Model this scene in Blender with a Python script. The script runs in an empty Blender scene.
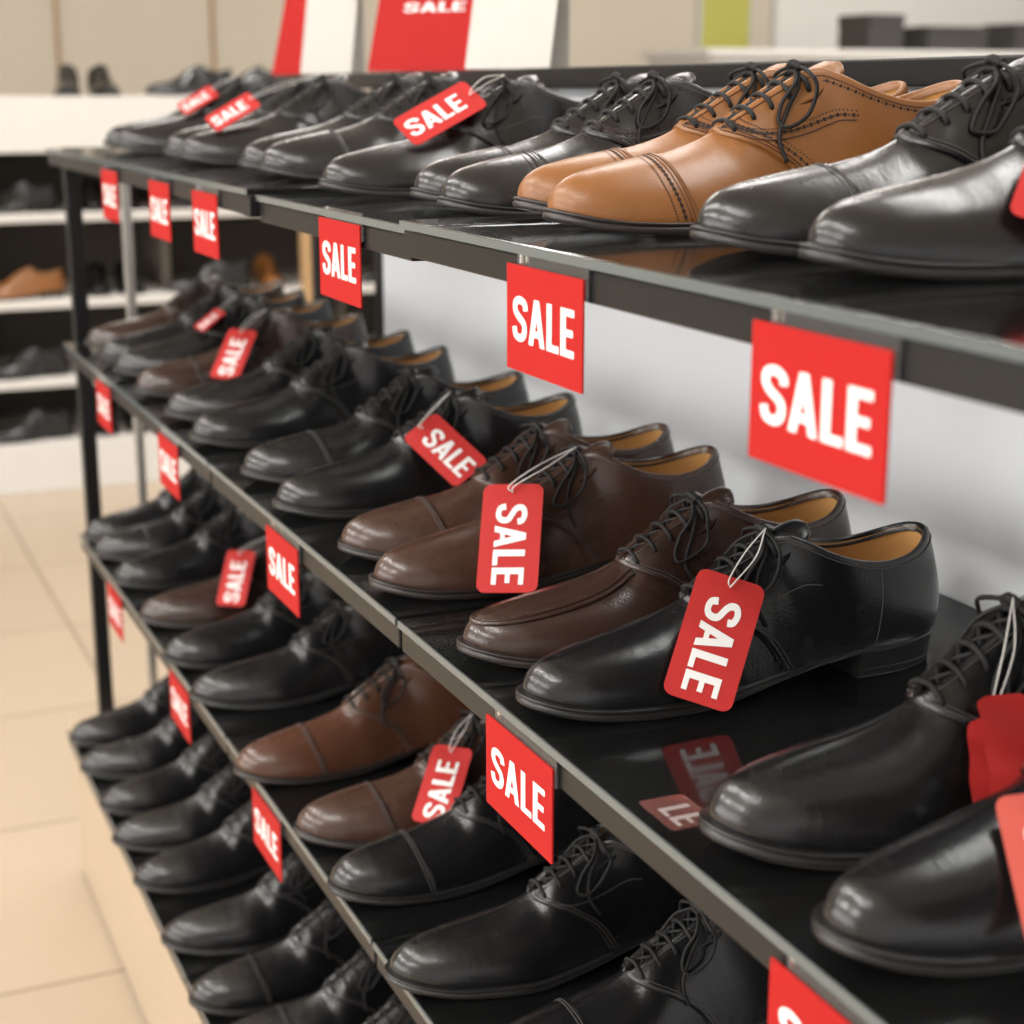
import bpy, bmesh, math, random
import numpy as np
from mathutils import Vector, Matrix
random.seed(4)
C = bpy.context.scene.collection
PI = math.pi
try:
    bpy.context.scene.view_settings.view_transform='Standard'
except Exception: pass

# ------------------------------------------------------------------ materials
def nm(name):
    m = bpy.data.materials.new(name); m.use_nodes = True
    return m, m.node_tree.nodes, m.node_tree.links, m.node_tree.nodes['Principled BSDF']
def plain(name, col, rough=.5, metal=0, spec=.5, var=.06, scale=14, emit=0):
    m, n, l, b = nm(name)
    t = n.new('ShaderNodeTexCoord'); z = n.new('ShaderNodeTexNoise'); z.inputs['Scale'].default_value = scale
    l.new(t.outputs['Object'], z.inputs['Vector'])
    r = n.new('ShaderNodeMix'); r.data_type = 'RGBA'
    r.inputs[6].default_value = (*[c*(1-var) for c in col], 1); r.inputs[7].default_value = (*[min(1, c*(1+var)) for c in col], 1)
    l.new(z.outputs['Fac'], r.inputs[0]); l.new(r.outputs[2], b.inputs['Base Color'])
    b.inputs['Roughness'].default_value = rough; b.inputs['Metallic'].default_value = metal
    b.inputs['Specular IOR Level'].default_value = spec
    if emit:
        b.inputs['Emission Color'].default_value = (*col, 1); b.inputs['Emission Strength'].default_value = emit
    return m
def leather(name, col, rough=.33, var=.25, coat=.2):
    m, n, l, b = nm(name)
    t = n.new('ShaderNodeTexCoord')
    z = n.new('ShaderNodeTexNoise'); z.inputs['Scale'].default_value = 22; z.inputs['Detail'].default_value = 5
    l.new(t.outputs['Object'], z.inputs['Vector'])
    r = n.new('ShaderNodeMix'); r.data_type = 'RGBA'
    r.inputs[6].default_value = (*[c*(1-var) for c in col], 1); r.inputs[7].default_value = (*[c*(1+var) for c in col], 1)
    l.new(z.outputs['Fac'], r.inputs[0]); l.new(r.outputs[2], b.inputs['Base Color'])
    mr = n.new('ShaderNodeMapRange'); mr.inputs[3].default_value = rough-.05; mr.inputs[4].default_value = rough+.07
    l.new(z.outputs['Fac'], mr.inputs[0]); l.new(mr.outputs[0], b.inputs['Roughness'])
    g = n.new('ShaderNodeTexVoronoi'); g.inputs['Scale'].default_value = 650
    l.new(t.outputs['Object'], g.inputs['Vector'])
    mp = n.new('ShaderNodeMapping'); mp.inputs['Scale'].default_value = (85, 24, 36)
    l.new(t.outputs['Object'], mp.inputs['Vector'])
    z2 = n.new('ShaderNodeTexNoise'); z2.inputs['Scale'].default_value = 1.0; z2.inputs['Detail'].default_value = 2
    l.new(mp.outputs[0], z2.inputs['Vector'])
    bp = n.new('ShaderNodeBump'); bp.inputs['Strength'].default_value = .07; bp.inputs['Distance'].default_value = .001
    l.new(g.outputs['Distance'], bp.inputs['Height'])
    bp2 = n.new('ShaderNodeBump'); bp2.inputs['Strength'].default_value = .075; bp2.inputs['Distance'].default_value = .004
    l.new(z2.outputs['Fac'], bp2.inputs['Height']); l.new(bp.outputs[0], bp2.inputs['Normal'])
    l.new(bp2.outputs[0], b.inputs['Normal'])
    b.inputs['Coat Weight'].default_value = coat; b.inputs['Coat Roughness'].default_value = .15
    l.new(bp2.outputs[0], b.inputs['Coat Normal'])
    return m
M = {}
M['black'] = leather('black_leather', (.0055, .0053, .0057), .25)
M['tan'] = leather('tan_leather', (.205, .078, .0185), .36, .22, .05)
M['brown'] = leather('brown_leather', (.046, .021, .0135), .26)
M['dark_brown'] = leather('dark_brown_leather', (.030, .0145, .010), .23)
M['cognac'] = leather('chestnut_leather', (.066, .026, .014), .25)
M['lining'] = plain('tan_lining', (.56, .31, .11), .5, var=.12)
M['black_lining'] = plain('black_lining', (.02, .018, .016), .6)
M['sole'] = plain('dark_sole', (.009, .0085, .0085), .36, var=.2)
M['brown_sole'] = plain('brown_black_sole', (.014, .010, .009), .36, var=.2)
M['lace'] = plain('black_lace', (.008, .0075, .0075), .65, 0, .3, .3, 300)
M['stitch'] = plain('dark_stitch', (.045, .042, .040), .6)
M['tan_stitch'] = plain('tan_stitch', (.085, .028, .008), .6)
M['perf'] = plain('dark_perforation', (.016, .006, .003), .8)
M['red'] = plain('red_card', (.345, .0115, .0105), .6, 0, .12, .03)
M['tag_red'] = plain('red_tag_card', (.40, .024, .022), .6, 0, .18, .04)
M['coral'] = plain('pale_coral_card', (.43, .075, .055), .6, 0, .18, .04)
M['white'] = plain('white_print', (.68, .67, .66), .6, 0, .2, .02)
M['string'] = plain('white_string', (.6, .58, .55), .7)
M['metal'] = plain('black_metal', (.008, .008, .0085), .36, 0, .3, .1)
M['panel'] = plain('grey_white_panel', (.80, .82, .85), .5, var=.02, scale=3)
M['plinth'] = plain('beige_plinth', (.42, .33, .235), .5, var=.08, scale=5)
M['steel'] = plain('brushed_steel', (.6, .58, .55), .3, .8)
M['wall'] = plain('cream_wall', (.62, .55, .45), .8, var=.03, scale=2)
M['wall_white'] = plain('white_wall', (.78, .76, .73), .8, var=.03, scale=2)
M['ceil'] = plain('white_ceiling', (.8, .79, .77), .9, var=.02)
M['fixture'] = plain('white_laminate', (.60, .58, .55), .5, var=.03)
M['card_white'] = plain('off_white_card', (.50, .48, .45), .6, 0, .2, .03)
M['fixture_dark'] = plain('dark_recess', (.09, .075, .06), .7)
M['lime'] = plain('lime_panel', (.50, .48, .10), .5)
M['darkbox'] = plain('dark_carton', (.035, .032, .03), .6)
M['wood'] = plain('pale_wood', (.40, .25, .12), .5, var=.2)
M['glow'] = plain('lamp_diffuser', (1, .97, .93), .5, emit=4)
M['fill_glow'] = plain('fill_window_glow', (.95, .97, 1), .5, emit=1.5)  # even glow for the panes of the added fill window
def clear(name, tint, gl=.03, ior=1.45, body=0, bodycol=(.02,.02,.02)):
    m, n, l, b = nm(name); n.remove(b); out = n['Material Output']
    t = n.new('ShaderNodeBsdfTransparent'); t.inputs[0].default_value = (*tint, 1)
    g = n.new('ShaderNodeBsdfGlossy'); g.inputs['Roughness'].default_value = gl
    d = n.new('ShaderNodeBsdfDiffuse'); d.inputs[0].default_value = (*bodycol, 1)
    f = n.new('ShaderNodeFresnel'); f.inputs[0].default_value = ior
    mx0 = n.new('ShaderNodeMixShader'); mx0.inputs[0].default_value = body
    l.new(t.outputs[0], mx0.inputs[1]); l.new(d.outputs[0], mx0.inputs[2])
    mx = n.new('ShaderNodeMixShader'); l.new(f.outputs[0], mx.inputs[0]); l.new(mx0.outputs[0], mx.inputs[1]); l.new(g.outputs[0], mx.inputs[2])
    l.new(mx.outputs[0], out.inputs[0]); return m
M['glass'] = clear('tinted_glass', (.90, .92, .93), .085, 1.38, .07, (.05, .053, .055))
M['glass_edge'] = plain('pale_glass_edge', (.10, .115, .115), .12, 0, .5)
M['acrylic'] = clear('clear_acrylic', (.92, .92, .92), .08, 1.4, .06, (.7, .7, .7))
M['reflected_red'] = clear('tag_reflection_red', (.95, .75, .72), .2, 1.3, .16, (.6, .22, .19))  # red of a tag's reflection in the shelf glass, put into colour
M['reflected_white'] = clear('tag_reflection_print', (.95, .9, .9), .3, 1.3, .40, (.7, .64, .62))  # reflected lettering, likewise put into colour
def floor_mat():
    m, n, l, b = nm('beige_floor_tiles')
    t = n.new('ShaderNodeTexCoord'); br = n.new('ShaderNodeTexBrick'); br.offset = 0; br.squash = 1
    br.inputs['Scale'].default_value = 1; br.inputs['Brick Width'].default_value = .6; br.inputs['Row Height'].default_value = .6
    br.inputs['Mortar Size'].default_value = .005
    br.inputs['Color1'].default_value = (.425, .34, .25, 1); br.inputs['Color2'].default_value = (.45, .36, .266, 1); br.inputs['Mortar'].default_value = (.28, .215, .15, 1)
    l.new(t.outputs['Object'], br.inputs['Vector']); l.new(br.outputs['Color'], b.inputs['Base Color'])
    b.inputs['Roughness'].default_value = .32
    return m
M['floor'] = floor_mat()

# ------------------------------------------------------------------ helpers
def link(name, mesh, parent=None):
    o = bpy.data.objects.new(name, mesh); C.objects.link(o)
    if parent: o.parent = parent
    return o
def empty(name, loc=(0,0,0), rz=0, label=None, cat=None, group=None):
    o = bpy.data.objects.new(name, None); C.objects.link(o); o.empty_display_size = .05
    o.location = loc; o.rotation_euler = (0,0,rz)
    if label: o['label'] = label
    if cat: o['category'] = cat
    if group: o['group'] = group
    return o
def mesh_from(name, verts, faces, mat, smooth=True, merge=0, recalc=True):
    bm = bmesh.new()
    vs = [bm.verts.new(v) for v in verts]
    for f in faces:
        if len(set(f)) > 2:
            try: bm.faces.new([vs[i] for i in f])
            except ValueError: pass
    if merge: bmesh.ops.remove_doubles(bm, verts=bm.verts, dist=merge)
    if recalc: bmesh.ops.recalc_face_normals(bm, faces=bm.faces)
    me = bpy.data.meshes.new(name); bm.to_mesh(me); bm.free()
    if smooth:
        for p in me.polygons: p.use_smooth = True
    me.materials.append(mat)
    return me
def box_mesh(name, boxes, mat, bev=.0015):
    bm = bmesh.new()
    for (x0,x1,y0,y1,z0,z1) in boxes:
        r = bmesh.ops.create_cube(bm, size=1)
        bmesh.ops.scale(bm, vec=(x1-x0,y1-y0,z1-z0), verts=r['verts'])
        bmesh.ops.translate(bm, vec=((x0+x1)/2,(y0+y1)/2,(z0+z1)/2), verts=r['verts'])
    if bev: bmesh.ops.bevel(bm, geom=bm.edges[:], offset=bev, segments=2, affect='EDGES', profile=.5)
    me = bpy.data.meshes.new(name); bm.to_mesh(me); bm.free(); me.materials.append(mat)
    return me
def box(name, b, mat, parent=None, bev=.0015):
    return link(name, box_mesh(name, [b] if not isinstance(b, list) else b, mat, bev), parent)
def crom(pts, n=6, closed=False):
    P = [np.array(p, float) for p in pts]; out = []
    k = len(P); rng = k if closed else k-1
    for i in range(rng):
        if closed: a,b,c,d = P[(i-1)%k],P[i],P[(i+1)%k],P[(i+2)%k]
        else:
            b,c = P[i],P[i+1]; a = P[i-1] if i>0 else 2*b-c; d = P[i+2] if i+2<k else 2*c-b
        for j in range(n):
            t = j/n
            out.append(.5*((2*b)+(-a+c)*t+(2*a-5*b+4*c-d)*t*t+(-a+3*b-3*c+d)*t**3))
    if not closed: out.append(P[-1])
    return out
class MB:
    def __init__(s): s.v=[]; s.f=[]
    def grid(s, P, closed_c=False):
        R,K = P.shape[:2]; o=len(s.v)
        for r in range(R):
            for c in range(K): s.v.append(tuple(P[r,c]))
        for r in range(R-1):
            for c in range(K if closed_c else K-1):
                c2=(c+1)%K
                s.f.append((o+r*K+c,o+r*K+c2,o+(r+1)*K+c2,o+(r+1)*K+c))
        return o
    def tube(s, path, r, sides=8, closed=False):
        P=[Vector(p) for p in path]; k=len(P); o=len(s.v)
        prev=None
        for i in range(k):
            if closed: t=(P[(i+1)%k]-P[(i-1)%k])
            else: t=(P[min(i+1,k-1)]-P[max(i-1,0)])
            if t.length<1e-9: t=Vector((1,0,0))
            t.normalize()
            if prev is None:
                a=Vector((0,0,1)) if abs(t.z)<.9 else Vector((1,0,0)); nrm=(a-t*a.dot(t)).normalized()
            else:
                nrm=prev-t*prev.dot(t)
                nrm = nrm.normalized() if nrm.length>1e-6 else prev
            prev=nrm; bn=t.cross(nrm)
            for j in range(sides):
                an=2*PI*j/sides; s.v.append(tuple(P[i]+(nrm*math.cos(an)+bn*math.sin(an))*r))
        for i in range(k if closed else k-1):
            i2=(i+1)%k
            for j in range(sides):
                j2=(j+1)%sides
                s.f.append((o+i*sides+j,o+i*sides+j2,o+i2*sides+j2,o+i2*sides+j))
        if not closed:
            s.f.append(tuple(o+j for j in range(sides))); s.f.append(tuple(o+(k-1)*sides+j for j in range(sides)))
    def poly(s, pts):
        o=len(s.v); s.v+= [tuple(p) for p in pts]; s.f.append(tuple(range(o,o+len(pts))))
    def mesh(s,name,mat,smooth=True,merge=0,recalc=True): return mesh_from(name,s.v,s.f,mat,smooth,merge,recalc)

# ------------------------------------------------------------------ the shoe surface (millimetres, toe at x=0, heel at x=300)
SX = 1.06
OUT=[(0,0),(1.5,8),(5,14.5),(12,21.8),(22,28.5),(38,35.8),(60,42),(85,46.5),(105,47.3),(130,44),(160,38.5),(190,35),(220,34),(248,34),(270,31),(285,25),(294,16.5),(298.5,8),(300,0)]
ext=[(5,-14.5),(1.5,-8)]+OUT+[(298.5,-8),(294,-16.5)]
dense=np.array(crom(ext,24)); i0=2*24; i1=(2+len(OUT)-1)*24
dense=dense[i0:i1+1]; dense[0]=(0,0); dense[-1]=(300,0); dense[:,1]=np.maximum(dense[:,1],0)
cl=np.concatenate([[0],np.cumsum(np.hypot(*np.diff(dense,axis=0).T))]); cl/=cl[-1]
NU=1601; UU=np.linspace(0,1,NU)
OX=np.interp(UU,cl,dense[:,0]); OY=np.interp(UU,cl,dense[:,1])
def smooth_tab(x, tab):
    tab=np.array(tab,float); X=tab[:,0]; Y=tab[:,1]
    h=np.diff(X); d=np.diff(Y)/h; m=np.zeros_like(Y); m[0]=d[0]; m[-1]=d[-1]
    for i in range(1,len(X)-1):
        m[i]=0 if d[i-1]*d[i]<=0 else 2*d[i-1]*d[i]/(d[i-1]+d[i])
    x=np.clip(x,X[0],X[-1]); k=np.clip(np.searchsorted(X,x)-1,0,len(X)-2)
    t=(x-X[k])/h[k]
    return (2*t**3-3*t**2+1)*Y[k]+(t**3-2*t**2+t)*h[k]*m[k]+(-2*t**3+3*t**2)*Y[k+1]+(t**3-t**2)*h[k]*m[k+1]
def zb(x): return smooth_tab(x,[(0,9),(25,3.5),(50,.8),(75,0),(110,0),(140,3),(175,9),(210,15.5),(230,17.5),(300,18.5)])
def thick(x): return smooth_tab(x,[(0,7.5),(100,8),(150,7),(170,6),(300,6.5)])
def cshift(x): return smooth_tab(x,[(0,4),(60,1),(110,-2.5),(160,-2.5),(220,0),(300,0)])
def u_of(x): return np.interp(x,OX,UU)
tx_=np.gradient(OX,UU); ty_=np.gradient(OY,UU); L_=np.hypot(tx_,ty_)
NX,NY=-ty_/L_,tx_/L_            # outward for the +y side
WELT=smooth_tab(OX,[(0,4.6),(120,4.6),(160,2.6),(190,1.4),(300,1.4)])
BX=OX-NX*WELT; BY=np.maximum(OY-NY*WELT,0); BZ=zb(OX)+thick(OX)-1
BY[0]=0; BY[-1]=0
KEYS=[(0,27,0,37),(8,29,0,38),(25,40,0,41),(50,59,0,45),(80,83,0,50),(100,99,0,55),(118,114,0,62),(126,121,4,66.5),(150,141,6,80),(174,161,7.5,92.5),(190,173,9,98.5),(201,180.5,14.5,100.5),(212,190,22,96.5),(226,205,28.5,88.5),(242,226,31.5,81.5),(258,247,31.5,79.5),(272,265,28.5,82),(283,276.5,23,86),(292,285,15.5,90),(298,290,7.8,92.3),(300,291.5,0,93)]
ku=[float(u_of(k[0])) for k in KEYS]; ku[-1]=1.0; kp=[np.array(k[1:],float) for k in KEYS]
gu=[-ku[2],-ku[1]]+ku+[2-ku[-2],2-ku[-3]]
fl=np.array([1,-1,1]); gp=[kp[2],kp[1]]+kp+[kp[-2]*fl,kp[-3]*fl]
gu=np.array(gu); gp=np.array(gp)
gm=np.zeros_like(gp)
for i in range(1,len(gu)-1):
    h0=gu[i]-gu[i-1]; h1=gu[i+1]-gu[i]; d0=(gp[i]-gp[i-1])/h0; d1=(gp[i+1]-gp[i])/h1
    gm[i]=(d0*h1+d1*h0)/(h0+h1)
T=np.zeros((NU,3))
for a,u in enumerate(UU):
    k=min(max(int(np.searchsorted(gu,u))-1,0),len(gu)-2); h=gu[k+1]-gu[k]; t=(u-gu[k])/h
    T[a]=(2*t**3-3*t**2+1)*gp[k]+(t**3-2*t**2+t)*h*gm[k]+(-2*t**3+3*t**2)*gp[k+1]+(t**3-t**2)*h*gm[k+1]
T[:,1]=np.maximum(T[:,1],0); T[UU<u_of(117),1]=0
TTX=np.gradient(T[:,0],UU); TTY=np.gradient(T[:,1],UU); TL=np.hypot(TTX,TTY)+1e-9
TNX,TNY=-TTY/TL,TTX/TL
BETA=smooth_tab(OX,[(0,.10),(60,.16),(100,.30),(125,.42),(160,.58),(190,.75),(215,.95),(300,1)])
BUL=smooth_tab(OX,[(0,1.2),(100,1.2),(140,.3),(170,-.8),(205,1),(250,3.5),(300,5.0)])
def ip(arr,u): return np.interp(u,UU,arr)
def wrap(w): 
    w=np.where(w>1,w-2,w); return np.where(w<-1,w+2,w)
def S(w,v):
    w=wrap(np.asarray(w,float)); v=np.clip(np.asarray(v,float),0,1); w,v=np.broadcast_arrays(w,v)
    u=np.abs(w); s=np.where(w<0,-1.,1.)
    be=ip(BETA,u); a=v*PI/2
    H=(1-be)*(1-np.cos(a))+be*v; V=(1-be)*np.sin(a)+be*v
    bu=ip(BUL,u)*np.sin(PI*v**.7)
    bx,by,bz=ip(BX,u),ip(BY,u),ip(BZ,u)
    x=bx+H*(ip(T[:,0],u)-bx)+bu*ip(NX,u); y=by+H*(ip(T[:,1],u)-by)+bu*ip(NY,u); z=bz+V*(ip(T[:,2],u)-bz)
    return np.stack([x,s*y,z],-1)
def SO(w,v,o):
    w=np.asarray(w,float); v=np.asarray(v,float); w,v=np.broadcast_arrays(w,v)
    P=S(w,v); e=.006
    du=S(w+e,v)-S(w-e,v); dv=S(w,np.minimum(v+e,1))-S(w,np.maximum(v-e,0))
    n=np.cross(du,dv); L=np.linalg.norm(n,axis=-1,keepdims=True)+1e-12; n=n/L
    c=P.copy(); c[...,0]=np.clip(c[...,0],45,255); c[...,1]=0; c[...,2]=32
    sg=np.sign(np.sum(n*(P-c),-1,keepdims=True)); sg[sg==0]=1
    return P+n*sg*o
VQ=[(0,170),(.25,160),(.5,142),(.75,125),(.9,119),(1,118)]
def uq(v): return u_of(smooth_tab(v,VQ))
def uc(v): return u_of(smooth_tab(v,[(0,84),(.5,75),(1,67)]))

def make_shoe(style, m):
    parts=[]
    def add(name,slot,mb,merge=0,smooth=True):
        a=np.array(mb.v); sh=m*cshift(a[:,0])
        a=np.stack([(a[:,0]*SX-159)/1000,(a[:,1]+sh)/1000,a[:,2]/1000],-1)
        mb.v=[tuple(r) for r in a]; parts.append((name,slot,mb,merge,smooth))
    # sole
    nn=70
    uo=np.linspace(0,1,nn); w=np.concatenate([uo,-(uo[::-1][1:-1])])
    u=np.abs(w); s=np.where(w<0,-1.,1.)
    ox,oy=ip(OX,u),ip(OY,u); nx,ny=ip(NX,u),ip(NY,u)
    def ring(ins,z): return np.stack([ox-ins*nx,s*(np.maximum(oy-ins*ny,0)),z],-1)
    zbot=zb(ox); ztop=zbot+thick(ox)
    mb=MB(); R=np.stack([ring(2,zbot),ring(.3,zbot+.9),ring(0,zbot+2.2),ring(.0,ztop-3.0),ring(1.4,ztop-2.7),ring(1.4,ztop-2.0),ring(.1,ztop-1.6),ring(.2,ztop-.3),ring(.8,ztop),ring(9,ztop)])
    o=mb.grid(R,True); K=len(w); mb.f.append(tuple(range(o,o+K))); mb.f.append(tuple(range(o+9*K,o+10*K)))
    add('sole','sole',mb,smooth=True)
    # heel
    u0=float(u_of(226)); uh=np.linspace(u0,1,26); w=np.concatenate([uh,-(uh[::-1][1:])]); u=np.abs(w); s=np.where(w<0,-1.,1.)
    ox,oy=ip(OX,u),ip(OY,u); nx,ny=ip(NX,u),ip(NY,u); zbot=zb(ox)
    mb=MB(); fr=lambda f: zbot*f
    R=np.stack([ring(.4,fr(1.)+.6),ring(.9,fr(.7)),ring(1.4,fr(.36)),ring(1.9,fr(.34)),ring(1.4,fr(.31)),ring(2,fr(.06)),ring(2.8,fr(0))])
    o=mb.grid(R,True); K=len(w); mb.f.append(tuple(range(o,o+K))); mb.f.append(tuple(range(o+6*K,o+7*K)))
    add('heel','sole',mb,smooth=False)
    # vamp
    vs=np.linspace(0,1,24)[:,None]; ks=np.linspace(-1,1,97)[None,:]
    ks=np.sign(ks)*np.abs(ks)**1.15
    mb=MB(); mb.grid(S(ks*(uq(vs)+.015*(1-vs)),vs)); add('vamp','upper',mb,.00004)
    # quarters
    kk=np.linspace(0,1,121)[None,:]
    wq=uq(vs)+2*kk*(1-uq(vs)); P=SO(wrap(wq),vs,1.7)
    e0=S(wrap(wq[:,:1]),vs)-0; e1=S(wrap(wq[:,-1:]),vs)
    P=np.concatenate([e0,P,e1],1)
    w1=wrap(np.concatenate([wq[-1:,:1],wq[-1:],wq[-1:,-1:]],1))[0]; u=np.abs(w1); s=np.where(w1<0,-1.,1.)
    tc=np.stack([ip(T[:,0],u),s*ip(T[:,1],u),ip(T[:,2],u)],-1); tn=np.stack([ip(TNX,u),s*ip(TNY,u),0*u],-1)
    def rim(i,dz):
        q=tc-tn*i; q[:,2]+=dz
        q[:,1]=np.where(u<.97,s*np.maximum(s*q[:,1],.3),q[:,1]); return q
    P=np.concatenate([P,rim(-.8,1.1)[None],rim(.8,1.5)[None],rim(2.4,.6)[None],rim(2.8,-5)[None]],0)
    mb=MB(); mb.grid(P); add('quarter','upper',mb,.00003)
    # lining
    uL=float(u_of(196)); wl=uL+2*np.linspace(0,1,61)[None,:]*(1-uL); vl=np.linspace(.985,.12,9)[:,None]
    P=SO(wrap(wl),vl,-3.0); mb=MB(); o=mb.grid(P); K=61
    mb.f.append(tuple(range(o+8*K,o+9*K))); add('lining','lining',mb)
    # tongue: rides just below the facings, its tip stands a little above them
    xs=np.array([104,114,127,141,155,167,177,186,193,197,199.]); zt=np.interp(xs,[104,114,127,141,161,173,181,189,195,199],[54,59.5,68,77,89.5,96,101,105,106.5,106])
    hw=np.interp(xs,[104,140,176,193,197,199],[9,13,18,18,14,9]); mb=MB(); rows=[]
    for x,z,h in zip(xs,zt,hw):
        yy=np.linspace(-1,1,11)*h; dr=np.maximum(0,np.abs(yy)-5)*(1.1 if x<178 else .6)
        top=np.stack([0*yy+x-dr*.1,yy,z-dr],-1); bot=top[::-1].copy(); bot[:,2]-=2.0; bot[:,0]+=.8
        rows.append(np.concatenate([top,bot]))
    R=np.stack(rows); o=mb.grid(R,True); K=R.shape[1]; mb.f.append(tuple(range(o,o+K))); mb.f.append(tuple(range(o+(len(xs)-1)*K,o+len(xs)*K)))
    add('tongue','upper',mb)
    # laces
    rx=[122,134,146,158,170]; mb=MB(); E=[]
    for x in rx:
        u=float(np.interp(x,T[200:1100,0],UU[200:1100])); z=float(ip(T[:,2],u)); row={}
        for sd in (1,-1):
            row[sd]=(SO(sd*u,.83,-.3),SO(sd*u,.855,2.6),SO(sd*u,.94,2.8))
        E.append((x,z,row))
    for x,z,r in E:
        mid=[(x-.5,3,z+1.6),(x-.5,-3,z+1.6)]
        mb.tube(crom([r[1][0],r[1][1],r[1][2]]+mid+[r[-1][2],r[-1][1],r[-1][0]],5),1.65)
    for i in range(4):
        for sd in (1,-1):
            a=E[i]; b=E[i+1]
            p0=np.array([a[0]+2,sd*6.5,a[1]-1.0]); p1=np.array([b[0]-2,-sd*6.5,b[1]-1.0]); md=(p0+p1)/2+np.array([0,0,.4+.5*sd])
            mb.tube(crom([p0,md,p1],5),1.35)
    K0=np.array([171,0,103.0])
    mb.tube(crom([K0+(0,-7,-1),K0+(-2,0,1.6),K0+(0,7,-1)],6),2.9)
    rd=random.Random(len(style)*7+m)
    for sd in (1,-1):
        j=lambda q: rd.uniform(-q,q)
        so=lambda x,v,o_: SO(sd*float(u_of(x)),v,o_)
        hi=8 if sd*m>0 else 5
        lp=[K0+(0,0,1),so(190+j(3),.95,6+hi),so(186+j(5),.80,6+hi),so(172+j(6),.64,3.2+hi*.5),so(158+j(6),.60,2.6+hi*.4),so(152+j(5),.68,3.2),so(162,.82,5),so(176,.93,6),K0+(0,0,-.5)]
        mb.tube(crom(lp,6),1.3)
        tl=[K0+(0,0,0),so(178,.9,5),so(166+j(5),.76,3.4),so(156+j(6),.56,2.8),so(158+j(8),.36,2.4)]
        mb.tube(crom(tl,6),1.3)
    add('laces','lace',mb)
    # stitching
    mb=MB()
    for d in (.010,.019):
        for sd in (1,-1):
            vv=np.linspace(.02,.985,30); mb.tube(SO(sd*(uq(vv)+d),vv,2.0),.4,4)
    for sd in (1,-1):
        ww=np.linspace(float(u_of(126)),1,90); mb.tube(SO(sd*ww,.945+0*ww,2.0),.4,4)
    if style in ('captoe','brogue'):
        vv=np.concatenate([np.linspace(.02,1,24)]); 
        for d in (.008,.016):
            pa=SO(uc(vv)-d,vv,1.45); pb=SO(-(uc(vv)-d),vv,1.45); mb.tube(np.concatenate([pa,pb[::-1][1:]]),.4,4)
    cx=np.array([(121,.93),(126,.80),(135,.66),(149,.56),(168,.52),(190,.54),(212,.62)]); cs=np.array(crom(cx,8))
    if style in ('brogue','derby'):
        for sd in (1,-1): mb.tube(SO(sd*u_of(cs[:,0]),cs[:,1],2.0),.6 if style=='brogue' else .45,4)
    if style!='moc':
        for sd in (1,-1):
            vv=np.linspace(.03,.9,16); mb.tube(SO(sd*u_of(236+14*np.sin(vv*1.5)),vv,2.0),.45,4)
    add('stitching','stitch',mb)
    if style in ('captoe','brogue'):
        ks2=np.linspace(-1,1,61)[None,:]; P=SO(ks2*uc(vs),vs,1.2)
        e0=S(-uc(vs),vs); e1=S(uc(vs),vs); mb=MB(); mb.grid(np.concatenate([e0,P,e1],1)); add('toe_cap','upper',mb,.00004)
    if style=='moc':
        ue=float(u_of(122)); ww=np.linspace(-ue,ue,70); vv=.50+.26*(np.abs(ww)/ue)**2
        mb=MB(); mb.tube(SO(ww,vv,.2),2.0,8); mb.tube(SO(ww,vv+.06,.2),.9,6); add('apron_seam','upper',mb)
    if style=='brogue':
        def dot(w,v,o,r):
            c=SO(w,v,o); a=SO(w+.004,v,o)-c; b=SO(w,v+.01 if v<.98 else v-.01,o)-c
            a/=np.linalg.norm(a)+1e-9; b-=a*np.dot(a,b); b/=np.linalg.norm(b)+1e-9
            mb.poly([c+a*r*math.cos(t)+b*r*math.sin(t) for t in np.linspace(0,2*PI,9)[:-1]])
        for sd in (1,-1):
            mb=MB()
            for i,v in enumerate(np.linspace(.04,.99,34)):
                dot(sd*(float(uc(v))-.027),v,1.5,1.35 if i%2 else .7)
                dot(sd*(float(uc(v))-.043),v,1.5,.6)
            for i,v in enumerate(np.linspace(.05,.96,40)):
                dot(sd*(float(uq(v))+.032),v,2.0,1.3 if i%2 else .7)
                dot(sd*(float(uq(v))+.046),v,2.0,.55)
            c2=np.array(crom(cx,8))
            for i,(x,v) in enumerate(c2):
                dot(sd*float(u_of(x+2)),min(v+.05,.95),2.0,1.35 if i%2 else .7)
                dot(sd*float(u_of(x+2)),min(v+.09,.96),2.0,.55)
            for i,w_ in enumerate(np.linspace(float(u_of(200)),.995,60)):
                dot(sd*w_,.90,2.0,1.1 if i%2 else .55)
            add('brogue_perforations','perf',mb,smooth=False)
    return parts

GEO={}
def geo(style,m):
    if (style,m) not in GEO: GEO[(style,m)]=make_shoe(style,m)
    return GEO[(style,m)]
MESH={}
def shoe_meshes(style,m,col,lin):
    k=(style,m,col,lin)
    if k not in MESH:
        slot={'upper':M[col],'sole':M['sole'] if col=='black' else M['brown_sole'],'lining':M[lin],'lace':M['lace'],'stitch':M['tan_stitch'] if col=='tan' else M['stitch'],'perf':M['perf']}
        MESH[k]=[(n,mb.mesh(n,slot[s],sm,mg)) for n,s,mb,mg,sm in geo(style,m)]
    return MESH[k]
SHOES={}
SUB={'stitching':'quarter','brogue_perforations':'quarter','toe_cap':'vamp','apron_seam':'vamp'}
def place_shoe(key,X,Y,Z,style,m,col,lin,yaw,label,group,cat='shoe',keep=None,toe=True,sc=(1,1,1)):
    r=empty('dress_shoe',(X+.159*sc[0] if toe else X,Y,Z),yaw,label,cat,group); r.scale=sc; d={}
    for n,me in shoe_meshes(style,m,col,lin):
        if keep is None or n in keep: d[n]=link(n,me,d.get(SUB.get(n),r))
    SHOES[key]=(r,style,m); return r

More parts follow.
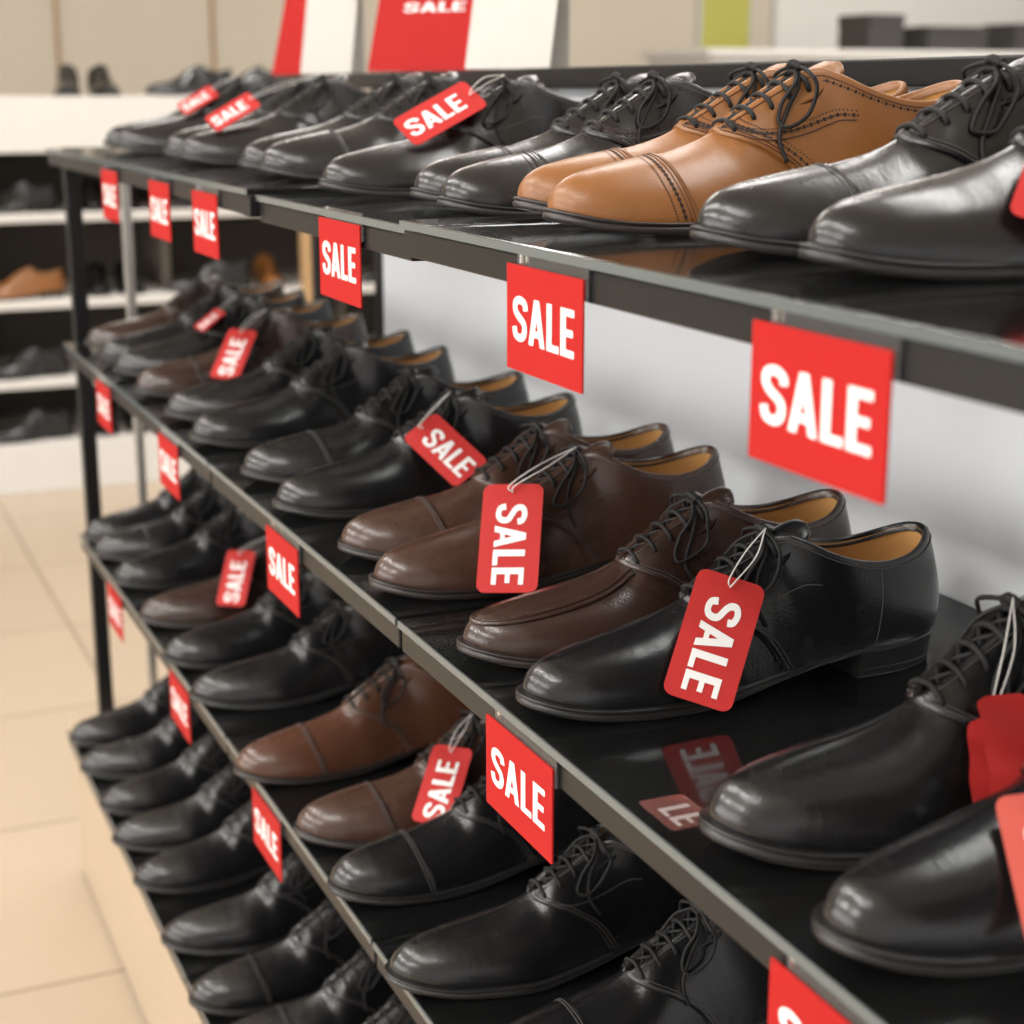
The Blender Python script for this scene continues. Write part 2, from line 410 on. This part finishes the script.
# ------------------------------------------------------------------ lettering SALE
def sale_quads():
    q=[]; 
    path=np.array(crom([(.465,.70),(.43,.845),(.26,.915),(.10,.85),(.08,.70),(.16,.585),(.27,.51),(.395,.42),(.43,.28),(.38,.14),(.25,.085),(.10,.135),(.05,.31)],5))
    tg=np.gradient(path,axis=0); tg/=np.linalg.norm(tg,axis=1,keepdims=True); n=np.stack([-tg[:,1],tg[:,0]],1)*.085
    for i in range(len(path)-1): q.append([path[i]+n[i],path[i+1]+n[i+1],path[i+1]-n[i+1],path[i]-n[i]])
    def sh(d,Q): return [[(x+d,y) for x,y in p] for p in Q]
    lo=lambda y: .20*y
    li=lambda y: .165+.215*y
    mir=lambda P: [(.58-x,y) for x,y in P]
    ym=.125/.215
    legs=[[(lo(a),a),(li(a),a),(li(b),b),(lo(b),b)] for a,b in ((0,.19),(.335,ym))]
    A_=legs+[mir(p) for p in legs]+[[(lo(.19),.19),(.58-lo(.19),.19),(.58-lo(.335),.335),(lo(.335),.335)],[(lo(ym),ym),(.58-lo(ym),ym),(.38,1),(.20,1)]]
    q+=sh(.575,A_)
    q+=sh(1.225,[[(0,0),(.175,0),(.175,1),(0,1)],[(.175,0),(.42,0),(.42,.155),(.175,.155)]])
    q+=sh(1.705,[[(0,0),(.175,0),(.175,1),(0,1)],[(.175,0),(.45,0),(.45,.155),(.175,.155)],[(.175,.425),(.41,.425),(.41,.575),(.175,.575)],[(.175,.845),(.45,.845),(.45,1),(.175,1)]])
    return [[((x)/2.155,y) for x,y in p] for p in q]
SQ=sale_quads()
def letter_mesh(name,w,h,rd,up,org,mat,last=None):
    mb=MB(); rd=np.array(rd,float); up=np.array(up,float); org=np.array(org,float)
    for p in (SQ if last is None else SQ[-last:]):
        pts=[]
        for x,y in p:
            q=org+rd*(x-.5)*w+up*(y-.5)*h; pts.append((q[0],q[1],0))
        a=0
        for i in range(len(pts)): a+=pts[i][0]*pts[(i+1)%len(pts)][1]-pts[(i+1)%len(pts)][0]*pts[i][1]
        mb.poly(pts if a>0 else pts[::-1])
    return mb.mesh(name,mat,False,0,False)
def card_mesh(name,w,h,t,mat,r=.004):
    mb=MB(); pts=[]
    for cx,cy,a0 in ((w/2-r,h/2-r,0),(-w/2+r,h/2-r,90),(-w/2+r,-h/2+r,180),(w/2-r,-h/2+r,270)):
        for i in range(6):
            a=math.radians(a0+i*18); pts.append((cx+r*math.cos(a),cy+r*math.sin(a)))
    f=[(x,y,0) for x,y in pts]; b=[(x,y,-t) for x,y in pts]
    o=mb.grid(np.array([f,b]),True); n=len(pts)
    mb.f.append(tuple(range(n))); mb.f.append(tuple(range(2*n-1,n-1,-1)))
    return mb.mesh(name,mat,False)
def bent_mesh(name,w,h,mat,seed):
    # a rounded tag that has been bent: corners drawn in, the card curled along a diagonal
    nr,nc=25,15; P=np.zeros((nr,nc,3)); r_=.006
    for r in range(nr):
        for c in range(nc):
            y=(r/(nr-1)-.5)*h; d=h/2-abs(y); hw=w/2-(r_-math.sqrt(max(0,r_*r_-(r_-d)**2)) if d<r_ else 0)
            x=(c/(nc-1)*2-1)*hw
            t=(x*.7+y*.7)/.024
            P[r,c]=(x,y,.003+.0034*math.sin(t*1.4+seed)+.0016*math.sin(y*230+seed*3+x*90))
    mb=MB(); mb.grid(P); Q=P.copy(); Q[...,2]-=.0006; mb.grid(Q[:,::-1])
    return mb.mesh(name,mat,True)

# ------------------------------------------------------------------ camera
F=1650; th=math.atan(422/F); psi=math.atan(753/math.hypot(F,422))
cam=bpy.data.cameras.new('camera'); co=bpy.data.objects.new('camera',cam); C.objects.link(co)
co.location=(0,0,1.35)
fw=Vector((math.sin(psi)*math.cos(th),math.cos(psi)*math.cos(th),-math.sin(th)))
co.rotation_euler=fw.to_track_quat('-Z','Y').to_euler()
cam.sensor_width=36; cam.lens=F*36/1024; cam.clip_start=.02
cam.dof.use_dof=True; cam.dof.focus_distance=1.10; cam.dof.aperture_fstop=7
bpy.context.scene.camera=co

# ------------------------------------------------------------------ setting
def struct(name,b,mat):
    o=box(name,b,mat,None,0); o['kind']='structure'; return o
struct('floor',(-5,9.5,-4,8.2,-.1,0),M['floor'])
struct('wall_back',(-5,9.5,8.0,8.2,0,3.0),M['wall'])
struct('wall_right',(9.4,9.5,-4,8.0,0,3.0),M['wall_white'])
struct('wall_left',(-5.1,-5,-4,8.2,0,3.0),M['wall_white'])
struct('ceiling',(-5.1,9.5,-4,8.2,3.0,3.1),M['ceil'])
for i in range(6):
    o=box('trim_%d'%(i+1),(-.9+i*.72,-.885+i*.72,7.985,8.0,0,3.0),M['wood'],None,0); o['kind']='structure'
# added window in the left wall, out of view, as fill for the shelves
o=struct('fill_window_1',(-5.0,-4.985,-2.2,5.4,.55,2.45),M['fill_glow'])
fr=[(-5.0,-4.96,-2.26,5.46,.49,.55),(-5.0,-4.96,-2.26,5.46,2.45,2.51)]+[(-5.0,-4.96,-2.26+i*1.93-.0,-2.20+i*1.93,.55,2.45) for i in range(5)]
link('fill_window_frame',box_mesh('fill_window_frame',fr,M['metal'],.0),o)

# ------------------------------------------------------------------ display rack
A=.40; SH1,SH2,SH3,SH4=1.262,.963,.66,.345
rk=empty('display_rack',(.83,1.2,0),0,'black framed shoe display rack with grey back panel and beige plinth','display rack')
def rp(name,b,mat,bev=.002):
    bb=[(x0-.83,x1-.83,y0-1.2,y1-1.2,z0,z1) for (x0,x1,y0,y1,z0,z1) in ([b] if not isinstance(b,list) else b)]
    return box(name,bb,mat,rk,bev)
rp('back_panel',(.822,.836,-.35,2.335,.30,1.352),M['panel'])
rp('top_rail',(.80,.87,-.35,2.80,1.352,1.374),M['metal'])
for y in (-.35,1.10,2.34): rp('upright_post',(.836,.866,y,y+.03,0,1.352),M['metal'])
rp('upright_post',(.822,.850,2.345,2.375,.30,1.352),M['metal'])
rp('upright_post',(.428,.452,2.712,2.736,.30,1.262),M['metal'])
rp('upright_post',(.836,.866,2.712,2.742,0,1.352),M['metal'])
rp('end_rail',(.428,.836,2.714,2.734,1.240,1.262),M['metal'])
rp('steel_upright',(.515,.530,2.715,2.731,.30,1.24),M['steel'])
rp('plinth',(.388,.835,-.35,2.78,.012,.300),M['plinth'])
rp('plinth_base',(.392,.83,-.34,2.775,0,.012),M['metal'],.0)

def shelf(front,top,y0,y1,label):
    t=empty('glass_shelf',(front,(y0+y1)/2,top-.022),0,label,'shelf','glass shelves of the display rack')
    L=(y1-y0)/2
    g=box('glass_panel',(.0015,.418-(front-A),-L,L,.016,.022),M['glass'],t,.001)
    box('polished_edge',(.0,.0015,-L,L,.0163,.0217),M['glass_edge'],g,.0)
    box('front_rail',(.003,.020,-L,L,-.003,.0155),M['metal'],t,.0015)
    box('back_rail',(.395-(front-A),.417-(front-A),-L,L,-.004,.0155),M['metal'],t,.0015)
    for i in range(2):
        y=-L+.006 if i==0 else L-.018
        box('side_bracket',(.020,.395-(front-A),y,y+.012,-.002,.0155),M['metal'],t,.001)
    return t
A3=.398; A4=.352
shelf(A,SH1,-.30,1.100,'near section of the topmost glass shelf, under the tan shoes')
shelf(A+.008,SH1-.005,1.106,1.505,'short middle section of the topmost glass shelf')
shelf(A,SH1,1.511,2.705,'far section of the topmost glass shelf, at the left')
shelf(A,SH2,-.30,1.118,'near section of second shelf down, under black derby with tag')
shelf(A,SH2,1.124,1.708,'middle section of second shelf down, under brown pair with tag')
shelf(A,SH2,1.714,2.66,'far section of the second shelf down, by the black post')
shelf(A3,SH3,-.30,1.188,'near section of third shelf down, at the bottom of the picture')
shelf(A3,SH3,1.194,1.680,'middle section of third shelf down, under the brown shoes')
shelf(A3,SH3,1.686,2.62,'far section of the third shelf down, by the black post')
shelf(A4,SH4,.6,1.735,'near section of the bottom shelf')
shelf(A4,SH4,1.741,2.58,'far section of the bottom shelf, above the beige plinth')

# ------------------------------------------------------------------ shoes
ORD=['nearest','second','third','fourth','fifth','sixth','seventh','eighth','ninth','tenth','eleventh','twelfth','thirteenth','fourteenth']
def nth(i,shelf): return ('nearest the camera' if i==0 else ORD[i]+' from camera')+' on '+shelf+' shelf'
R=math.radians
ROW1=[(.450,.665,'derby','black','black_lining',-4,'plain black shoe with a red tag, '),
 (.455,.772,'captoe','black','black_lining',-4,'black cap-toe shoe beside the tan pair, '),
 (.440,.945,'brogue','tan','lining',-1,'tan leather cap-toe brogue, the nearer of the tan pair'),
 (.468,1.047,'brogue','tan','lining',-1,'tan leather cap-toe brogue, the farther of the tan pair'),
 (.453,1.160,'brogue','black','black_lining',-1,'black punched brogue just beyond the tan pair, '),
 (.472,1.263,'captoe','black','black_lining',0,'black cap-toe shoe, '),
 (.447,1.436,'derby','black','black_lining',-1,'black shoe with a large red tag, '),
 (.450,1.640,'captoe','black','black_lining',0,'black cap-toe shoe, '),
 (.458,1.760,'derby','black','black_lining',1,'black lace-up shoe, '),
 (.450,2.000,'derby','black','black_lining',0,'black shoe with a small red tag, '),
 (.455,2.110,'captoe','black','black_lining',0,'black lace-up shoe, '),
 (.450,2.400,'derby','black','black_lining',0,'black shoe with a tiny red tag, '),
 (.455,2.520,'derby','black','black_lining',0,'black lace-up shoe, ')]
ROW2=[(.403,.566,'derby','black','black_lining',-1,'big black shoe cut by the right edge, '),
 (.410,.672,'derby','black','black_lining',-2,'black derby with a bent red tag, '),
 (.402,.903,'derby','black','lining',0,'black derby with a large SALE tag, '),
 (.405,1.006,'moc','dark_brown','lining',1,'dark brown apron-toe shoe behind the tagged black derby'),
 (.400,1.184,'derby','brown','lining',0,'brown derby with a SALE tag, '),
 (.410,1.286,'captoe','brown','lining',0,'brown cap-toe shoe behind the tagged brown derby'),
 (.400,1.460,'derby','black','lining',0,'black derby with a slanting SALE tag, '),
 (.408,1.600,'captoe','black','lining',1,'black cap-toe shoe, '),
 (.400,1.800,'derby','black','lining',0,'shiny black derby, '),
 (.406,1.945,'derby','black','lining',-1,'black lace-up shoe, '),
 (.406,2.130,'captoe','dark_brown','lining',0,'dark brown shoe with a SALE tag, '),
 (.410,2.290,'derby','black','lining',0,'black shoe with a small red tag, '),
 (.413,2.420,'derby','black','lining',0,'black lace-up shoe, '),
 (.416,2.550,'derby','dark_brown','lining',0,'dark brown lace-up shoe, ')]
ROW3=[(.395,.960,'captoe','black','lining',0,'black shoe cut by the bottom edge, '),
 (.382,1.107,'derby','black','lining',0,'large glossy black derby, '),
 (.386,1.276,'captoe','black','lining',0,'black shoe before the tagged brown shoe, '),
 (.392,1.390,'captoe','brown','lining',0,'dark brown cap-toe shoe with a SALE tag, '),
 (.376,1.563,'captoe','cognac','lining',1,'reddish brown cap-toe shoe, '),
 (.384,1.785,'derby','black','lining',0,'black lace-up shoe, '),
 (.384,1.935,'derby','black','lining',-1,'black lace-up shoe, '),
 (.390,2.105,'derby','dark_brown','lining',0,'very dark brown shoe with a SALE tag, '),
 (.392,2.300,'derby','black','lining',0,'black lace-up shoe, '),
 (.392,2.450,'captoe','black','lining',0,'black cap-toe shoe, '),
 (.395,2.560,'derby','black','lining',0,'black lace-up shoe, ')]
ROW4=[(.340,1.440,'derby','black','black_lining',0,'black shoe low at the bottom edge, '),
 (.340,1.550,'captoe','black','black_lining',0,'black lace-up shoe, '),
 (.339,1.669,'captoe','black','black_lining',0,'black cap-toe shoe, '),
 (.340,1.810,'derby','black','black_lining',0,'black lace-up shoe, '),
 (.340,1.985,'derby','black','black_lining',0,'black lace-up shoe, '),
 (.338,2.112,'derby','black','black_lining',0,'black lace-up shoe, '),
 (.343,2.240,'derby','black','black_lining',0,'black lace-up shoe, '),
 (.340,2.380,'captoe','black','black_lining',0,'black lace-up shoe, '),
 (.345,2.515,'derby','black','black_lining',0,'black lace-up shoe, ')]
SCALE={(2,0):(1.0,1.04,1.10),(2,1):(1.0,1.06,1.16)}
for rn,(rows,Z,sh) in enumerate(((ROW1,SH1,'top'),(ROW2,SH2,'second'),(ROW3,SH3,'third'),(ROW4,SH4,'bottom'))):
    for i,(X,Y,st,col,lin,yaw,lab) in enumerate(rows):
        z=Z-.005 if (rn==0 and 1.106<Y<1.5) else Z
        lb=lab+nth(i,sh) if lab.endswith(', ') else lab
        place_shoe((rn+1,i),X,Y,z+.0003,st,1 if i%2 else -1,col,lin,R(yaw),lb,'dress shoes on the %s shelf'%sh,sc=SCALE.get((rn+1,i),(1,1,1)))

# ------------------------------------------------------------------ signs on the shelf edges
sw,shh=.103,.063
panel_me=card_mesh('panel',sw,shh,.0012,M['red'],.0008)
let_me=letter_mesh('lettering',.083,.0272,(1,0),(0,1),(0,0),M['white'])
hold_me=box_mesh('sign_holder',[(-.040,sw/2+.003,shh/2-.012,shh/2+.009,-.0034,-.0015)],M['acrylic'],.0003)
SG=Matrix(((0,0,-1,0),(-1,0,0,0),(0,1,0,0),(0,0,0,1)))
def sign(front,top,y,label,tilt=0):
    t=empty('sale_sign',label=label,cat='sign',group='red SALE signs on the shelf edges')
    t.matrix_world=Matrix.Translation((front-.0008,y,top-shh/2))@SG@Matrix.Rotation(R(tilt),4,'Z')
    p=link('panel',panel_me,t)
    a=link('lettering',let_me,p); a.location=(0,0,.0003)
    link('sign_holder',hold_me,t)
for i,y in enumerate((.583,.859,1.260,1.672,1.886,2.183)):
    sign(A if not 1.1<y<1.5 else A+.008,SH1-.012,y,'red SALE sign on the top shelf edge, '+('largest and nearest the camera' if i==0 else ORD[i]+' from the camera'))
for i,y in enumerate((.547,.894,1.431,1.911,2.325)):
    sign(A,SH2-.013,y,'red SALE sign on second shelf edge, '+('cut by the bottom edge of the picture' if i==0 else ORD[i]+' from the camera'))
for i,y in enumerate((1.518,1.910,2.325)):
    sign(A3,SH3-.013,y,'red SALE sign on third shelf edge, '+('nearest the camera' if i==0 else ORD[i]+' from the camera'))

# ------------------------------------------------------------------ hang tags
tw,tl_=.041,.079
tag_me=card_mesh('card',tw,tl_,.0008,M['tag_red'],.006)
coral_me=card_mesh('card',tw,tl_,.0008,M['coral'],.006)
tlet=letter_mesh('lettering',.058,.0215,(0,-1),(1,0),(0,-.005),M['white'])
tlet_f=letter_mesh('lettering',.058,.0215,(0,1),(-1,0),(0,-.005),M['white'])
VERTS={}
def shoe_verts(st,m):
    if (st,m) not in VERTS:
        VERTS[(st,m)]=np.concatenate([np.array(mb.v) for n,s,mb,mg,sm in geo(st,m) if n in ('vamp','quarter','sole','tongue','toe_cap')])
    return VERTS[(st,m)]
def tag(key,hole,n,roll,flip,label,lift=.005,scale=1,kind='print'):
    r,st,m=SHOES[key]; n=Vector(n).normalized(); sc=np.array(r.scale)
    hole=Vector(((hole[0]-159)/1000*sc[0],hole[1]/1000*sc[1],hole[2]/1000*sc[2]))
    up=(Vector((0,0,1))-n*n.z).normalized(); up=Matrix.Rotation(R(roll),3,n)@up; rt=up.cross(n).normalized()
    c=hole-up*(tl_/2-.006)*scale
    V=shoe_verts(st,m)*sc-np.array(c); px=V@np.array(rt); py=V@np.array(up); pz=V@np.array(n)
    ok=(np.abs(px)<(tw/2+.002)*scale)&(np.abs(py)<(tl_/2+.002)*scale)
    c=c+n*((pz[ok].max() if ok.any() else 0)+lift)
    mt=Matrix(((rt.x,up.x,n.x,c.x),(rt.y,up.y,n.y,c.y),(rt.z,up.z,n.z,c.z),(0,0,0,1)))
    sm=Matrix.Translation(r.location)@Matrix.Rotation(r.rotation_euler.z,4,'Z')
    t=empty('sale_tag',label=label,cat='price tag',group='red SALE hang tags')
    t.matrix_world=sm@mt@Matrix.Scale(scale,4)
    if kind=='bent':
        link('card',bent_mesh('card',.034,.062,M['tag_red'],2.1),t).location=(.003,.007,.004)
        o=link('card',bent_mesh('card',.026,.066,M['tag_red'],4.4),t); o.location=(-.009,-.008,-.001); o.rotation_euler=(0,0,-.13)
    else:
        cd=link('card',coral_me if kind=='coral' else tag_me,t)
        if kind in ('print','coral'): a=link('lettering',tlet_f if flip else tlet,cd); a.location=(0,0,.0004)
    inv=(mt@Matrix.Scale(scale,4)).inverted(); k=inv@Vector(((168*SX-159)/1000*sc[0],-.006*sc[1],.106*sc[2])); h=Vector((0,tl_/2-.007,.0012))
    mb=MB(); md=(h+k)/2
    mb.tube(crom([h,h+Vector((.002,.004,.003)),md+Vector((.004,.0,.006)),k],6),.0005,5)
    mb.tube(crom([h,h+Vector((-.002,.004,.003)),md+Vector((-.003,.0,.007)),k],6),.0005,5)
    link('string',mb.mesh('string',M['string']),t)
    return t
tag((2,2),(138,-30,78),(-.32,-.78,.54),-19,False,'red SALE tag on the black derby, largest tag in the picture',scale=1.1)
tag((2,4),(117,-18,76),(-.45,-.62,.62),4,False,'red SALE tag standing over the vamp of the brown derby',scale=1.18)
tag((2,6),(146,-16,73),(-.4,-.6,.7),48,False,'slanting red SALE tag on black derby beyond the brown pair')
tag((2,1),(149,-36,68),(-.25,-.85,.45),3,False,'bent red tag hanging on a string at the right edge',scale=.86,kind='bent')
tag((2,0),(108,-18,60),(-.4,-.5,.75),14,False,'pale coral tag cut by right edge above the nearest black shoe',kind='coral')
tag((2,10),(146,-12,70),(-.45,-.55,.7),-4,True,'red SALE tag on dark brown shoe at the left of second shelf')
tag((2,11),(150,-12,84),(-.45,-.4,.8),-25,True,'small blurred red tag on black shoe at far left of second shelf',scale=.55)
tag((3,3),(156,-18,68),(-.5,-.5,.72),0,True,'red SALE tag on the dark brown shoe of the third shelf')
tag((3,7),(140,-14,84),(-.5,-.6,.6),2,True,'red SALE tag on a dark shoe at left of third shelf')
tag((1,6),(140,-14,94),(-.35,-.6,.7),-50,True,'red SALE tag lying on a black shoe of the top shelf')
tag((1,9),(86,-10,82),(-.4,-.55,.72),-45,True,'small red SALE tag on top shelf shoe, above the left signs',scale=.8)
tag((1,11),(138,-10,90),(-.4,-.55,.72),-45,True,'smallest red tag, on farthest top shelf shoes at the left',scale=.72)
tag((1,0),(139,-24,76),(-.35,-.7,.6),-18,False,'red tag cut by the right edge on the top shelf',kind='plain',scale=.9)
t=empty('tag_reflection_card',label='faint clear red SALE card lying on glass of the second shelf',cat='card')  # flat card added to paint a tag's reflection on the glass
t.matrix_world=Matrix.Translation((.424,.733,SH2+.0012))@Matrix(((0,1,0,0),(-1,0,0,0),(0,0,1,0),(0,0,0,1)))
cd=link('card',card_mesh('card',.040,.028,.0008,M['reflected_red'],.003),t)
a=link('lettering',letter_mesh('lettering',.056,.019,(1,0),(0,1),(-.010,0),M['reflected_white'],6),cd); a.location=(0,0,.0004)

# ------------------------------------------------------------------ display cards on the top rail
def easel(x,y,rz,w,h,front,label,txt,lean=17):
    t=empty('display_card',(x,y,1.3745),rz,label,'sign','display cards on the top rail')
    fp=link('front_panel',card_mesh('front_panel',w,h,.002,front,.002),t); s,c=math.sin(R(lean)),math.cos(R(lean))
    fp.matrix_local=Matrix.Translation((0,-.031+h/2*s,h/2*c))@Matrix.Rotation(R(90-lean),4,'X')
    bpn=link('back_panel',card_mesh('back_panel',w,h*.94,.002,M['card_white'],.002),t)
    bpn.matrix_local=Matrix.Translation((0,.032,h*.47))@Matrix.Rotation(R(180),4,'Z')@Matrix.Rotation(R(90),4,'X')
    if txt:
        o=link('lettering',letter_mesh('lettering',w*.52,h*.065,(1,0),(0,1),(.0,-.014),M['white']),fp)
        o.location=(0,0,.0008)
easel(.838,2.14,R(-58),.195,.20,M['red'],'red display card standing on the rail behind the top shelf shoes',True)
easel(.838,1.88,R(-48),.11,.17,M['card_white'],'white display card right of the red card on top rail',False,17)
easel(.838,2.745,R(-62),.10,.20,M['red'],'red display card at far left end of the top rail',False)
easel(.838,2.60,R(-40),.085,.20,M['card_white'],'white display card between the two red cards on the rail',False,17)

# ------------------------------------------------------------------ background fixtures
bf=empty('wall_shelving',(1.3,6.0,0),0,'white open shelving along the far wall with blurred shoes','shelving')
def bp(name,b,mat,bev=.003):
    x0,x1,y0,y1,z0,z1=b; return box(name,(x0-1.3,x1-1.3,y0-6,y1-6,z0,z1),mat,bf,bev)
bp('counter_top',(-.6,3.2,5.70,6.35,1.15,1.33),M['fixture'])
for z in (.92,.63,.36): bp('shelf_board',(-.6,3.2,5.76,6.33,z,z+.03),M['fixture'])
bp('base',(-.6,3.2,5.74,6.33,0,.17),M['fixture'])
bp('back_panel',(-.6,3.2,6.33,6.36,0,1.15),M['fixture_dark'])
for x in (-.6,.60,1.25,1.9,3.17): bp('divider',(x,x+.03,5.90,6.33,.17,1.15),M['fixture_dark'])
bp('wood_divider',(1.72,1.77,5.75,5.78,.17,1.15),M['wood'])
KEEP=('sole','heel','vamp','quarter','lining','tongue')
k=0
for z in (.95,.66,.39,.17):
    for i,(x,rz) in enumerate(((.36,8),(.74,8),(1.02,82),(1.13,86),(1.40,6),(1.64,84),(2.1,6),(2.5,80),(2.62,85))):
        brn=(z==.66 and i in (1,5))
        lb='blurred brown shoe on the white shelves along the far wall, '+('at the left' if i==1 else 'beside the pale wood divider') if brn else 'blurred black shoe on the white shelves along the far wall'
        k+=1
        place_shoe(('b',k),x,5.92 if rz>30 else 5.83,z+.0003,'derby',1 if i%2 else -1,'tan' if brn else 'black','lining' if brn else 'black_lining',R(rz),lb,None if brn else 'blurred black shoes on the far shelves',keep=KEEP,toe=False)
for i,(x,y,rz,lb) in enumerate(((.96,5.9,80,'black shoe facing forward on the white counter top'),(1.08,5.9,90,'second black shoe of the pair on the white counter top'),(1.36,5.83,5,'black shoe in side view on the white counter top'),(1.62,6.02,-10,'black shoe at right end of counter top, side view'))):
    place_shoe(('c',i),x,y,1.3303,'derby',1 if i%2 else -1,'black','black_lining',R(rz),lb,'shoes on the far counter',keep=KEEP,toe=False)
# cabinet with dark cartons at far right
cb=empty('white_cabinet',(5.6,7.1,0),0,'white cabinet far behind the rack at the right','cabinet')
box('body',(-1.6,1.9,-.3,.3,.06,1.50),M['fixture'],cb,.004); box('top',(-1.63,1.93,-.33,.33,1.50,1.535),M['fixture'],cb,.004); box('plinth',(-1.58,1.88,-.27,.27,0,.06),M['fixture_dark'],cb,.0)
for i in range(4): box('door',(-1.58+i*.87,-.73+i*.87,-.315,-.30,.10,1.47),M['fixture'],cb,.003)
for i,(x,w_,h,lb) in enumerate(((5.02,.20,.17,'narrow dark carton on the cabinet behind the rail'),(5.45,.36,.12,'wide low dark carton on the cabinet behind the rail'),(5.98,.34,.14,'dark carton at the far right on the cabinet'))):
    c=empty('carton',(x,7.0,1.535),0,lb,'box','dark cartons on the cabinet')
    box('base',(-w_/2,w_/2,-.13,.13,0,h*.72),M['darkbox'],c,.004); box('lid',(-w_/2-.004,w_/2+.004,-.134,.134,h*.72,h),M['darkbox'],c,.004)
lp=empty('wall_panel',(4.78,7.985,1.4),0,'yellow green panel on the far wall above the tan shoes','panel')
box('board',(-.15,.15,-.012,.01,0,1.1),M['lime'],lp,.003); box('frame',[(-.17,-.15,-.016,.012,-.02,1.12),(.15,.17,-.016,.012,-.02,1.12)],M['fixture'],lp,.002)
wp=empty('wall_panel',(6.3,7.985,1.3),0,'large white panel on the far wall above the dark cartons','panel')
box('board',(-1.2,1.6,-.012,.01,0,1.4),M['wall_white'],wp,.003); box('frame',[(-1.22,-1.2,-.016,.012,-.02,1.42),(1.6,1.62,-.016,.012,-.02,1.42)],M['fixture'],wp,.002)

# ------------------------------------------------------------------ lights
def area(name,loc,rot,sx,sy,e,col):
    L=bpy.data.lights.new(name,'AREA'); L.shape='RECTANGLE'; L.size=sx; L.size_y=sy; L.energy=e; L.color=col
    lo=bpy.data.objects.new(name,L); C.objects.link(lo); lo.location=loc; lo.rotation_euler=rot
def lamp(x,y,sx,sy,e,label):
    t=empty('ceiling_light',(x,y,2.97),0,label,'ceiling light','ceiling light panels')
    box('frame',[(-sx/2-.02,sx/2+.02,-sy/2-.02,-sy/2,-.02,.03),(-sx/2-.02,sx/2+.02,sy/2,sy/2+.02,-.02,.03),(-sx/2-.02,-sx/2,-sy/2,sy/2,-.02,.03),(sx/2,sx/2+.02,-sy/2,sy/2,-.02,.03)],M['fixture'],t,.002)
    box('diffuser',(-sx/2,sx/2,-sy/2,sy/2,.0,.01),M['glow'],t,.0)
    area('ceiling_lamp',(x,y,2.94),(0,0,0),sx,sy,e,(1,.975,.94))
k=0
for x,y,sx,sy,e in ((-.75,.1,.2,1.5,24),(-.75,1.9,.2,1.5,24),(-.75,3.7,.2,1.5,17),(1.3,.8,.3,1.2,15),(1.3,2.6,.3,1.2,15),(1.2,5.0,1.2,.3,31),(3.4,5.2,1.2,.3,34),(5.6,5.4,1.2,.3,70),(3.6,2.5,1.2,.3,30),(-2.6,-.6,.3,1.5,66),(-2.6,1.5,.3,1.5,66),(-2.6,3.6,.3,1.5,50)):  # leftmost row is added to reach the back panel at a shallow angle
    k+=1; lamp(x,y,sx,sy,e,'ceiling light panel number %d above the shop floor'%k)
area('window_fill_light',(-4.93,1.6,1.5),(0,-PI/2,0),1.9,7.4,135,(1,.985,.96))  # lamp of the added window, low fill for back panel and lower shelves
w=bpy.data.worlds.new('world'); bpy.context.scene.world=w; w.use_nodes=True
w.node_tree.nodes['Background'].inputs[0].default_value=(1,.98,.96,1); w.node_tree.nodes['Background'].inputs[1].default_value=1.0
